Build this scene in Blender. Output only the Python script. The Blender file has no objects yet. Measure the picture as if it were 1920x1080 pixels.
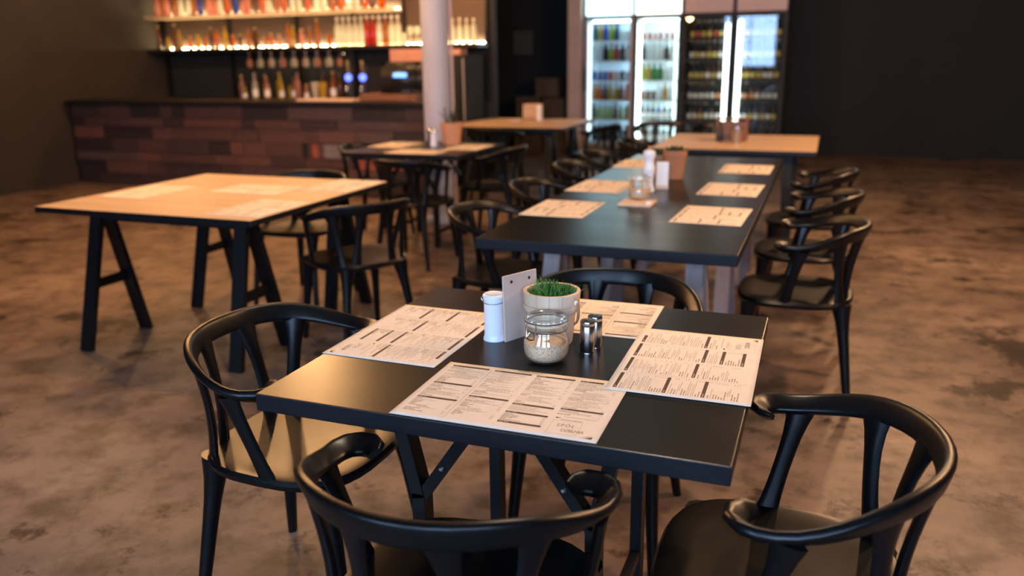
import bpy, bmesh, math, random
from mathutils import Vector, Matrix
R = random.Random(7)
PI = math.pi
SC = bpy.context.scene
COL = SC.collection

# ---------------------------------------------------------------- camera
# room axes: +Y towards the bar and the fridges, +X to the right, z up, metres
YAW, PITCH, ROLL, CAM_H = 0.3643, 0.2733, -0.0136, 1.4106
def _rz(v): c, s = math.cos(YAW), math.sin(YAW); return Vector((v[0]*c - v[1]*s, v[0]*s + v[1]*c, v[2]))
fw = _rz((0, math.cos(PITCH), -math.sin(PITCH))); up0 = _rz((0, math.sin(PITCH), math.cos(PITCH))); rt0 = _rz((1, 0, 0))
rt = rt0*math.cos(ROLL) + up0*math.sin(ROLL); up = -rt0*math.sin(ROLL) + up0*math.cos(ROLL)
cam_d = bpy.data.cameras.new('camera'); cam = bpy.data.objects.new('camera', cam_d); COL.objects.link(cam)
cam.matrix_world = Matrix(((rt.x, up.x, -fw.x, 0), (rt.y, up.y, -fw.y, 0), (rt.z, up.z, -fw.z, CAM_H), (0, 0, 0, 1)))
cam_d.sensor_width = 36; cam_d.lens = 1534.3/1920*36; cam_d.clip_start = 0.02
cam_d.dof.use_dof = True; cam_d.dof.focus_distance = 1.80; cam_d.dof.aperture_fstop = 2.1
SC.camera = cam
SC.cycles.transparent_max_bounces = 24

# ---------------------------------------------------------------- world, daylight, exposure
SC.view_settings.view_transform = 'Standard'; SC.view_settings.look = 'None'
SC.view_settings.gamma = 1.0; SC.view_settings.use_curve_mapping = False
SC.view_settings.exposure = 1.15
world = bpy.data.worlds.new('world'); SC.world = world; world.use_nodes = True
bg = world.node_tree.nodes['Background']; bg.inputs[0].default_value = (0.42, 0.6, 1.0, 1); bg.inputs[1].default_value = 0.6
WIN_POWER = 80
WIN_COL = (0.46, 0.64, 1.0)
WINDOWS = [(-3.2, -1.6), (-0.8, 0.8), (1.4, 2.8)]          # x spans of the windows in the wall behind the camera
for i, (x0, x1) in enumerate(WINDOWS):
    ld = bpy.data.lights.new('window_daylight', 'AREA'); ld.shape = 'RECTANGLE'; ld.size = x1-x0; ld.size_y = 1.5
    ld.energy = WIN_POWER; ld.color = WIN_COL
    lo = bpy.data.objects.new('window_daylight', ld); COL.objects.link(lo)
    lo.location = ((x0+x1)/2, -2.95, 1.85); lo.rotation_euler = (PI/2, 0, 0)
WARM = (1.0, 0.57, 0.29)

# ---------------------------------------------------------------- materials
def new_mat(name):
    m = bpy.data.materials.new(name); m.use_nodes = True
    nt = m.node_tree; return m, nt, nt.nodes['Principled BSDF']
def ramp(nt, stops):
    n = nt.nodes.new('ShaderNodeValToRGB'); e = n.color_ramp.elements
    while len(e) < len(stops): e.new(0.5)
    for k, (p, c) in enumerate(stops): e[k].position = p; e[k].color = (c[0], c[1], c[2], 1)
    return n
def noise(nt, scale, detail=4, rough=0.55, stretch=None, coord='Object'):
    tc = nt.nodes.new('ShaderNodeTexCoord'); n = nt.nodes.new('ShaderNodeTexNoise')
    n.inputs['Scale'].default_value = scale; n.inputs['Detail'].default_value = detail; n.inputs['Roughness'].default_value = rough
    if stretch:
        mp = nt.nodes.new('ShaderNodeMapping'); mp.inputs['Scale'].default_value = stretch
        nt.links.new(tc.outputs[coord], mp.inputs[0]); nt.links.new(mp.outputs[0], n.inputs['Vector'])
    else: nt.links.new(tc.outputs[coord], n.inputs['Vector'])
    return n
def bump(nt, b, src, strength, dist=0.002):
    n = nt.nodes.new('ShaderNodeBump'); n.inputs['Strength'].default_value = strength; n.inputs['Distance'].default_value = dist
    nt.links.new(src, n.inputs['Height']); nt.links.new(n.outputs[0], b.inputs['Normal'])
def mat(name, c, rough=0.5, metal=0.0, var=0.12, scale=12, spec=0.5, bmp=0.0, stretch=None, sub=0.0):
    m, nt, b = new_mat(name)
    n = noise(nt, scale, stretch=stretch)
    r = ramp(nt, [(0.3, [max(0, x*(1-var)) for x in c]), (0.7, [min(1, x*(1+var)) for x in c])])
    nt.links.new(n.outputs['Fac'], r.inputs[0]); nt.links.new(r.outputs[0], b.inputs['Base Color'])
    b.inputs['Roughness'].default_value = rough; b.inputs['Metallic'].default_value = metal; b.inputs['Specular IOR Level'].default_value = spec
    if bmp: bump(nt, b, n.outputs['Fac'], bmp)
    return m
def wood(name, c1, c2, rough=0.5, scale=6, axis=0, spec=0.4, grain=14):
    m, nt, b = new_mat(name)
    st = [grain, grain, grain]; st[axis] = 0.8
    n = noise(nt, scale/4, 6, 0.6, stretch=st)
    r = ramp(nt, [(0.3, c1), (0.52, [(a+d)/2 for a, d in zip(c1, c2)]), (0.72, c2)])
    nt.links.new(n.outputs['Fac'], r.inputs[0]); nt.links.new(r.outputs[0], b.inputs['Base Color'])
    b.inputs['Roughness'].default_value = rough; b.inputs['Specular IOR Level'].default_value = spec
    bump(nt, b, n.outputs['Fac'], 0.15, 0.001)
    return m
def emit(name, c, s):
    m, nt, b = new_mat(name); n = noise(nt, 3); r = ramp(nt, [(0.0, [x*0.97 for x in c]), (1, c)])
    nt.links.new(n.outputs['Fac'], r.inputs[0]); nt.links.new(r.outputs[0], b.inputs['Emission Color'])
    b.inputs['Emission Strength'].default_value = s; b.inputs['Base Color'].default_value = (*c, 1); b.inputs['Roughness'].default_value = 0.4
    return m
def thin_glass(name, tint=(0.97, 0.99, 0.98), refl=0.12, rough=0.02, ior=1.45):
    m = bpy.data.materials.new(name); m.use_nodes = True; nt = m.node_tree; nt.nodes.clear()
    out = nt.nodes.new('ShaderNodeOutputMaterial'); mx = nt.nodes.new('ShaderNodeMixShader')
    tr = nt.nodes.new('ShaderNodeBsdfTransparent'); tr.inputs[0].default_value = (*tint, 1)
    gl = nt.nodes.new('ShaderNodeBsdfGlossy'); gl.inputs['Roughness'].default_value = rough; gl.inputs[0].default_value = (0.95, 0.97, 1, 1)
    fr = nt.nodes.new('ShaderNodeFresnel'); fr.inputs[0].default_value = ior
    ad = nt.nodes.new('ShaderNodeMath'); ad.operation = 'MULTIPLY_ADD'; ad.inputs[1].default_value = 0.5; ad.inputs[2].default_value = refl*0.3; ad.use_clamp = True
    nt.links.new(fr.outputs[0], ad.inputs[0]); nt.links.new(ad.outputs[0], mx.inputs[0])
    nt.links.new(tr.outputs[0], mx.inputs[1]); nt.links.new(gl.outputs[0], mx.inputs[2]); nt.links.new(mx.outputs[0], out.inputs[0])
    return m
def bottle_glass(name, c, trans=0.45):
    # coloured bottle with drink in it: lets the shelf light through, tinted
    m = bpy.data.materials.new(name); m.use_nodes = True; nt = m.node_tree; nt.nodes.clear()
    out = nt.nodes.new('ShaderNodeOutputMaterial'); mx = nt.nodes.new('ShaderNodeMixShader'); mx2 = nt.nodes.new('ShaderNodeMixShader'); mx3 = nt.nodes.new('ShaderNodeMixShader')
    tl = nt.nodes.new('ShaderNodeBsdfTranslucent'); tl.inputs[0].default_value = (*c, 1)
    df = nt.nodes.new('ShaderNodeBsdfDiffuse'); df.inputs[0].default_value = (*[x*0.7 for x in c], 1)
    tr = nt.nodes.new('ShaderNodeBsdfTransparent'); tr.inputs[0].default_value = (*[0.3+0.7*x for x in c], 1)
    gl = nt.nodes.new('ShaderNodeBsdfGlossy'); gl.inputs['Roughness'].default_value = 0.08
    fr = nt.nodes.new('ShaderNodeFresnel'); fr.inputs[0].default_value = 1.5
    mx.inputs[0].default_value = 0.5; nt.links.new(tl.outputs[0], mx.inputs[1]); nt.links.new(df.outputs[0], mx.inputs[2])
    mx2.inputs[0].default_value = trans; nt.links.new(mx.outputs[0], mx2.inputs[1]); nt.links.new(tr.outputs[0], mx2.inputs[2])
    nt.links.new(fr.outputs[0], mx3.inputs[0]); nt.links.new(mx2.outputs[0], mx3.inputs[1]); nt.links.new(gl.outputs[0], mx3.inputs[2])
    nt.links.new(mx3.outputs[0], out.inputs[0])
    return m

M = {}
def satin_black(name, c, rough, nscale=220, bmp=0.06, spec=0.5):
    m, nt, b = new_mat(name)
    n = noise(nt, nscale, 2); r = ramp(nt, [(0.3, [x*0.8 for x in c]), (0.7, [x*1.2 for x in c])])
    nt.links.new(n.outputs['Fac'], r.inputs[0]); nt.links.new(r.outputs[0], b.inputs['Base Color'])
    n2 = noise(nt, 7, 4); mr = nt.nodes.new('ShaderNodeMapRange'); mr.inputs['To Min'].default_value = rough-0.05; mr.inputs['To Max'].default_value = rough+0.06
    nt.links.new(n2.outputs['Fac'], mr.inputs['Value']); nt.links.new(mr.outputs[0], b.inputs['Roughness'])
    bump(nt, b, n.outputs['Fac'], bmp, 0.0006); b.inputs['Specular IOR Level'].default_value = spec
    return m
M['table_black'] = satin_black('table_black', (0.0065, 0.0059, 0.0056), 0.31, spec=0.33)
M['table_edge'] = satin_black('table_edge', (0.0045, 0.005, 0.007), 0.45, spec=0.3)
M['chair_black'] = satin_black('chair_black', (0.0035, 0.0035, 0.004), 0.33, 60, 0.04, 0.30)
M['metal_black'] = satin_black('metal_black', (0.005, 0.005, 0.0055), 0.45, spec=0.3)
M['paper'] = mat('paper', (0.83, 0.70, 0.57), 0.75, var=0.03, scale=30, spec=0.2)
M['print_dark'] = mat('print_dark', (0.085, 0.045, 0.026), 0.6, var=0.2, scale=40, spec=0.3)
M['print_mid'] = mat('print_mid', (0.53, 0.39, 0.29), 0.7, var=0.1, scale=40, spec=0.2)
M['print_title'] = mat('print_title', (0.36, 0.235, 0.155), 0.7, var=0.1, scale=40, spec=0.2)
M['oak'] = wood('oak', (0.46, 0.30, 0.18), (0.60, 0.42, 0.27), 0.5, axis=0)
M['pale_wood'] = wood('pale_wood', (0.62, 0.42, 0.27), (0.80, 0.60, 0.42), 0.55, axis=2)
M['ply'] = wood('ply', (0.58, 0.44, 0.36), (0.68, 0.54, 0.45), 0.6, axis=2, grain=20)
M['trestle_wood'] = wood('trestle_wood', (0.36, 0.27, 0.25), (0.48, 0.37, 0.34), 0.55, axis=2)
M['brown_wood'] = wood('brown_wood', (0.16, 0.065, 0.03), (0.30, 0.13, 0.065), 0.5, axis=0)
M['kraft'] = mat('kraft', (0.33, 0.20, 0.11), 0.8, scale=5)
M['kraft_dark'] = mat('kraft_dark', (0.10, 0.062, 0.035), 0.85, scale=5)
M['terracotta'] = mat('terracotta', (0.55, 0.255, 0.13), 0.75, scale=9, bmp=0.1)
M['terracotta_dark'] = mat('terracotta_dark', (0.40, 0.17, 0.08), 0.75, scale=9, bmp=0.1)
M['white_enamel'] = mat('white_enamel', (0.80, 0.80, 0.84), 0.28, var=0.02, scale=4)
M['white'] = mat('white', (0.78, 0.77, 0.77), 0.5, var=0.03)
M['steel'] = mat('steel', (0.46, 0.42, 0.40), 0.24, metal=1.0, var=0.08, scale=5, stretch=(60, 60, 1))
M['wire'] = mat('wire', (0.55, 0.53, 0.5), 0.25, metal=1.0, var=0.05)
M['jar_glass'] = thin_glass('jar_glass', (0.965, 0.975, 0.965), 0.2)
M['door_glass'] = thin_glass('door_glass', (0.93, 0.97, 0.97), 0.05)
M['green_glass'] = bottle_glass('green_glass', (0.35, 0.52, 0.33), 0.5)
M['gasket'] = mat('gasket', (0.62, 0.50, 0.36), 0.6)
M['sugar'] = None
M['soil'] = mat('soil', (0.03, 0.02, 0.013), 0.9, scale=60)
M['leather'] = mat('leather', (0.40, 0.22, 0.12), 0.6, scale=40)
M['leaf'] = mat('leaf', (0.075, 0.22, 0.04), 0.45, var=0.5, scale=90)
M['leaf_dark'] = mat('leaf_dark', (0.02, 0.04, 0.015), 0.6, var=0.4, scale=50)
M['wall_black'] = mat('wall_black', (0.011, 0.012, 0.013), 0.85, var=0.15, scale=2)
M['wall_brown'] = mat('wall_brown', (0.022, 0.016, 0.013), 0.8, var=0.2, scale=2)
M['wall_plaster'] = mat('wall_plaster', (0.05, 0.045, 0.042), 0.85, var=0.15, scale=2.5)
M['pilaster'] = mat('pilaster', (0.60, 0.43, 0.37), 0.75, var=0.06, scale=3)
M['column'] = mat('column', (0.40, 0.41, 0.50), 0.6, var=0.04, scale=3, bmp=0.1)
M['ceiling'] = mat('ceiling', (0.02, 0.018, 0.017), 0.9, scale=2)
M['brown_panel'] = mat('brown_panel', (0.06, 0.034, 0.022), 0.7, var=0.25, scale=3)
M['counter_dark'] = satin_black('counter_dark', (0.014, 0.012, 0.012), 0.35)
M['appliance'] = satin_black('appliance', (0.011, 0.011, 0.012), 0.38)
M['pink_card'] = mat('pink_card', (0.50, 0.24, 0.18), 0.75, scale=6)
M['dark_cap'] = mat('dark_cap', (0.03, 0.025, 0.025), 0.4)
M['gold_cap'] = mat('gold_cap', (0.5, 0.34, 0.12), 0.35, metal=0.7)
M['fridge_frame'] = mat('fridge_frame', (0.40, 0.33, 0.33), 0.4, var=0.05)
M['fridge_black'] = mat('fridge_black', (0.018, 0.018, 0.019), 0.65)
M['fridge_white'] = mat('fridge_white', (0.72, 0.78, 0.82), 0.45, var=0.03)
M['fridge_grey'] = mat('fridge_grey', (0.07, 0.065, 0.06), 0.5)
M['sign_pink'] = mat('sign_pink', (0.62, 0.45, 0.42), 0.5, var=0.04)
M['sign_blue'] = emit('sign_blue', (0.55, 0.90, 1.0), 1.5)
M['sign_warm'] = emit('sign_warm', (1.0, 0.99, 0.88), 1.5)
M['fill_cool'] = emit('fill_cool', (0.62, 0.86, 1.0), 9)
M['fill_green'] = emit('fill_green', (0.86, 1.0, 0.93), 20)
M['led_edge'] = emit('led_edge', (0.9, 1.0, 0.92), 3.2)
M['led_warm'] = emit('led_warm', (1.0, 0.76, 0.40), 55)
M['strip_fill'] = emit('strip_fill', (1.0, 0.70, 0.36), 5)
M['tube_cool'] = emit('tube_cool', (0.62, 0.85, 1.0), 1.6)
M['tube_top'] = emit('tube_top', (0.7, 0.92, 1.0), 5)
M['tube_green'] = emit('tube_green', (0.86, 1.0, 0.95), 3.0)
M['bulb'] = emit('bulb', WARM, 270)
M['bulb_dim'] = emit('bulb_dim', (1.0, 0.51, 0.20), 180)
M['bulb_mid'] = emit('bulb_mid', (1.0, 0.51, 0.20), 165)
M['bulb_fill'] = emit('bulb_fill', (1.0, 0.76, 0.54), 150)
M['blue_screen'] = emit('blue_screen', (0.13, 0.36, 1.0), 1.1)
M['blue_badge'] = emit('blue_badge', (0.10, 0.16, 1.0), 1.5)
M['blue_led'] = emit('blue_led', (0.003, 0.003, 1.0), 2.0)
# sugar: speckled
m, nt, b = new_mat('sugar'); n = noise(nt, 420, 2, 0.7); r = ramp(nt, [(0.32, (0.20, 0.11, 0.05)), (0.45, (0.62, 0.43, 0.27)), (0.7, (0.80, 0.64, 0.46))])
nt.links.new(n.outputs['Fac'], r.inputs[0]); nt.links.new(r.outputs[0], b.inputs['Base Color']); b.inputs['Roughness'].default_value = 0.7; bump(nt, b, n.outputs['Fac'], 0.5, 0.001); M['sugar'] = m
# floor: worn brown concrete with dark stains and hairline cracks
m, nt, b = new_mat('concrete_floor')
n1 = noise(nt, 0.9, 7, 0.62); n2 = noise(nt, 5.5, 8, 0.68); n3 = noise(nt, 1.7, 10, 0.72)
r1 = ramp(nt, [(0.3, (0.115, 0.078, 0.058)), (0.5, (0.23, 0.155, 0.113)), (0.7, (0.36, 0.255, 0.185))])
r2 = ramp(nt, [(0.36, (0.42, 0.40, 0.38)), (0.55, (1, 1, 1)), (0.75, (1.15, 1.12, 1.1))])
r3 = ramp(nt, [(0.40, (0.10, 0.085, 0.075)), (0.445, (1, 1, 1))])
mm = nt.nodes.new('ShaderNodeMixRGB'); mm.blend_type = 'MULTIPLY'; mm.inputs[0].default_value = 1
mm2 = nt.nodes.new('ShaderNodeMixRGB'); mm2.blend_type = 'MULTIPLY'; mm2.inputs[0].default_value = 0.85
for a, bb in ((n1, r1), (n2, r2), (n3, r3)): nt.links.new(a.outputs['Fac'], bb.inputs[0])
nt.links.new(r1.outputs[0], mm.inputs[1]); nt.links.new(r2.outputs[0], mm.inputs[2]); nt.links.new(mm.outputs[0], mm2.inputs[1]); nt.links.new(r3.outputs[0], mm2.inputs[2])
nt.links.new(mm2.outputs[0], b.inputs['Base Color']); b.inputs['Roughness'].default_value = 0.5; b.inputs['Specular IOR Level'].default_value = 0.4
bump(nt, b, n2.outputs['Fac'], 0.25, 0.004); M['floor'] = m
PLANKS = [mat('plank_%d' % i, c, 0.7, var=0.3, scale=14, stretch=(1, 6, 6), bmp=0.3) for i, c in enumerate([
    (0.085, 0.038, 0.030), (0.115, 0.050, 0.038), (0.055, 0.028, 0.025), (0.14, 0.055, 0.038), (0.030, 0.018, 0.017), (0.095, 0.052, 0.046), (0.36, 0.09, 0.045), (0.20, 0.16, 0.155), (0.012, 0.009, 0.009)])]
BG = {k: bottle_glass('glass_'+k, c, t) for k, (c, t) in dict(amber=((0.55, 0.21, 0.05), 0.3), brown=((0.22, 0.09, 0.035), 0.25), clear=((0.90, 0.88, 0.76), 0.4), red=((0.62, 0.05, 0.04), 0.05),
    pink=((0.80, 0.38, 0.28), 0.3), green=((0.02, 0.36, 0.07), 0.08), lime=((0.42, 0.55, 0.04), 0.06), blue=((0.03, 0.10, 0.55), 0.05), white=((0.82, 0.86, 0.88), 0.1), yellow=((0.62, 0.42, 0.03), 0.08),
    orange=((0.72, 0.20, 0.02), 0.08), dark=((0.018, 0.013, 0.012), 0.05), teal=((0.05, 0.15, 0.22), 0.1)).items()}

# ---------------------------------------------------------------- mesh helpers
class MB:
    def __init__(s): s.v = []; s.f = []; s.mi = []
    def add(s, vs, fs, mi=0):
        o = len(s.v); s.v += [tuple(x) for x in vs]; s.f += [tuple(i+o for i in f) for f in fs]; s.mi += [mi]*len(fs); return s
    def box(s, x0, x1, y0, y1, z0, z1, mi=0, bev=0.0):
        if bev:
            bm = bmesh.new(); bmesh.ops.create_cube(bm, size=1)
            for v in bm.verts: v.co = Vector(((x0+x1)/2 + v.co.x*(x1-x0), (y0+y1)/2 + v.co.y*(y1-y0), (z0+z1)/2 + v.co.z*(z1-z0)))
            bmesh.ops.bevel(bm, geom=bm.edges[:], offset=bev, segments=2, affect='EDGES', profile=0.6)
            bm.verts.index_update(); s.add([v.co.copy() for v in bm.verts], [[v.index for v in f.verts] for f in bm.faces], mi); bm.free(); return s
        return s.add([(x, y, z) for x in (x0, x1) for y in (y0, y1) for z in (z0, z1)], [(0, 1, 3, 2), (4, 6, 7, 5), (0, 4, 5, 1), (2, 3, 7, 6), (0, 2, 6, 4), (1, 5, 7, 3)], mi)
    def lathe(s, prof, seg=20, c=(0, 0, 0), mi=0, cap0=True, cap1=True):
        vs = []; fs = []; n = len(prof)
        for r, z in prof:
            for k in range(seg):
                a = 2*PI*k/seg; vs.append((c[0]+r*math.cos(a), c[1]+r*math.sin(a), c[2]+z))
        for i in range(n-1):
            for k in range(seg):
                k2 = (k+1) % seg; fs.append((i*seg+k, i*seg+k2, (i+1)*seg+k2, (i+1)*seg+k))
        if cap0: fs.append(tuple(range(seg-1, -1, -1)))
        if cap1: fs.append(tuple((n-1)*seg+k for k in range(seg)))
        return s.add(vs, fs, mi)
    def sweep(s, pts, rad, seg=10, ups=None, mi=0, close=False, e=1.0):
        # elliptical tube; rad[i] = r or (r_side, r_up); ups[i] = the 'up' axis of the section
        n = len(pts); P = [Vector(p) for p in pts]; vs = []; fs = []
        pu = None
        for i in range(n):
            if close: t = (P[(i+1) % n]-P[i-1]).normalized()
            else: t = (P[min(i+1, n-1)]-P[max(i-1, 0)]).normalized()
            if ups: u = Vector(ups[i] if isinstance(ups, list) else ups)
            else: u = pu if pu is not None else (Vector((0, 0, 1)) if abs(t.z) < 0.9 else Vector((0, 1, 0)))
            u = (u - t*u.dot(t)).normalized(); pu = u; sd = t.cross(u)
            r = rad[i] if isinstance(rad, list) else rad
            ra, rb = r if isinstance(r, tuple) else (r, r)
            for k in range(seg):
                a = 2*PI*k/seg; ca, sa = math.cos(a), math.sin(a); vs.append(P[i] + sd*(ra*math.copysign(abs(ca)**e, ca)) + u*(rb*math.copysign(abs(sa)**e, sa)))
        for i in range(n if close else n-1):
            j = (i+1) % n
            for k in range(seg):
                k2 = (k+1) % seg; fs.append((i*seg+k, i*seg+k2, j*seg+k2, j*seg+k))
        if not close: fs.append(tuple(range(seg-1, -1, -1))); fs.append(tuple((n-1)*seg+k for k in range(seg)))
        return s.add(vs, fs, mi)
    def bar(s, a, b, w, d, mi=0, upv=(0, 1, 0)):
        a = Vector(a); b = Vector(b); t = (b-a).normalized(); u = Vector(upv); u = (u-t*u.dot(t)).normalized(); sd = t.cross(u)
        vs = [p + sd*(i*w/2) + u*(j*d/2) for p in (a, b) for i in (-1, 1) for j in (-1, 1)]
        return s.add(vs, [(0, 1, 3, 2), (4, 6, 7, 5), (0, 4, 5, 1), (2, 3, 7, 6), (0, 2, 6, 4), (1, 5, 7, 3)], mi)
    def mesh(s, name, mats, smooth=False):
        me = bpy.data.meshes.new(name); me.from_pydata(s.v, [], s.f)
        for mm_ in (mats if isinstance(mats, (list, tuple)) else [mats]): me.materials.append(mm_)
        for p, i in zip(me.polygons, s.mi): p.material_index = i
        bm = bmesh.new(); bm.from_mesh(me); bmesh.ops.recalc_face_normals(bm, faces=bm.faces); bm.to_mesh(me); bm.free()
        if smooth:
            for p in me.polygons: p.use_smooth = True
            me.set_sharp_from_angle(angle=math.radians(42))
        return me
    def build(s, name, mats, parent=None, smooth=False, loc=(0, 0, 0), rz=0):
        o = bpy.data.objects.new(name, s.mesh(name, mats, smooth)); COL.objects.link(o); o.location = loc; o.rotation_euler = (0, 0, rz)
        if parent: o.parent = parent
        return o
def link(name, me, parent=None, loc=(0, 0, 0), rz=0):
    o = bpy.data.objects.new(name, me); COL.objects.link(o); o.location = loc; o.rotation_euler = (0, 0, rz)
    if parent: o.parent = parent
    return o
def empty(name, loc=(0, 0, 0), rz=0):
    o = bpy.data.objects.new(name, None); COL.objects.link(o); o.location = loc; o.rotation_euler = (0, 0, rz); o.empty_display_size = 0.1
    return o
def tag(o, label=None, cat=None, group=None, kind=None):
    if label: o['label'] = label
    if cat: o['category'] = cat
    if group: o['group'] = group
    if kind: o['kind'] = kind
    return o
def struct(name, mb, m, parent=None, label=None, smooth=False):
    o = mb.build(name, m, parent, smooth)
    if not parent: o['kind'] = 'structure'
    if label: o['label'] = label
    return o
def copy_tree(o, parent=None):
    c = o.copy(); COL.objects.link(c); c.parent = parent
    for ch in o.children: copy_tree(ch, c)
    return c
ORD = ['first', 'second', 'third', 'fourth', 'fifth', 'sixth', 'seventh', 'eighth', 'ninth', 'tenth', 'eleventh', 'twelfth', 'thirteenth', 'fourteenth', 'fifteenth', 'sixteenth',
       'seventeenth', 'eighteenth', 'nineteenth', 'twentieth'] + ['twenty-'+w for w in ('first', 'second', 'third', 'fourth', 'fifth', 'sixth', 'seventh', 'eighth', 'ninth')] + ['thirtieth'] + ['thirty-'+w for w in ('first', 'second', 'third', 'fourth', 'fifth', 'sixth', 'seventh', 'eighth', 'ninth')]

# ---------------------------------------------------------------- the setting
XL, XR, YB, YF, ZC = -8.6, 3.2, 12.8, -2.8, 3.3
struct('floor', MB().box(XL-.2, XR+.2, YF-.2, YB+.2, -0.1, 0), M['floor'], label='worn brown concrete floor with dark stains')
struct('ceiling', MB().box(XL-.2, XR+.2, YF-.2, YB+.2, ZC, ZC+.1), M['ceiling'])
struct('wall_back', MB().box(XL-.2, XR+.2, YB, YB+.2, 0, ZC), M['wall_black'], label='black wall behind the fridges')
struct('wall_left', MB().box(XL-.2, XL, YF, YB, 0, ZC), M['wall_brown'])
struct('wall_right', MB().box(XR, XR+.2, YF, YB, 0, ZC), M['wall_black'])
struct('wall_partition', MB().box(XL, -3.74, 9.3, 9.42, 0, ZC), M['wall_brown'], label='dark brown wall behind the bar shelves')
wb = MB(); xs = [XL] + [x for w in WINDOWS for x in w] + [XR]
for k in range(0, len(xs), 2): wb.box(xs[k], xs[k+1], YF-.2, YF, 0, ZC)
for x0, x1 in WINDOWS: wb.box(x0, x1, YF-.2, YF, 0, 1.0); wb.box(x0, x1, YF-.2, YF, 2.7, ZC)
struct('wall_front', wb, M['wall_plaster'])
for k, (x0, x1) in enumerate(WINDOWS):
    w = MB(); t = .05
    w.box(x0, x1, YF-.08, YF-.02, 1.0, 1.0+t); w.box(x0, x1, YF-.08, YF-.02, 2.7-t, 2.7); w.box(x0, x0+t, YF-.08, YF-.02, 1, 2.7); w.box(x1-t, x1, YF-.08, YF-.02, 1, 2.7); w.box((x0+x1)/2-.02, (x0+x1)/2+.02, YF-.08, YF-.02, 1, 2.7)
    wo = struct('window_%d' % (k+1), w, M['metal_black'])
    for sx in (0, 1):
        a = x0+t if sx == 0 else (x0+x1)/2+.02; bq = (x0+x1)/2-.02 if sx == 0 else x1-t
        MB().box(a, bq, YF-.055, YF-.045, 1+t, 2.7-t).build('pane', M['door_glass'], wo)
struct('trim_1', MB().box(-3.62, -3.42, 11.9, 12.8, 0, ZC, bev=.01), M['pilaster'], label='pinkish plaster pilaster beside the fridges')
# round column with conduit
co = empty('round_column', (-3.2, 6.62, 0)); tag(co, 'pale lavender round column standing by the bar end', 'column')
MB().lathe([(.117, .0), (.117, ZC)], 32).build('shaft', M['column'], co, True)
MB().lathe([(.15, 0), (.15, .03), (.135, .05), (.12, .06)], 32).build('base_ring', M['column'], co, True)
MB().sweep([(.128, .05, 0), (.128, .05, ZC)], .013, 8).build('conduit', M['pilaster'], co, True)

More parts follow.
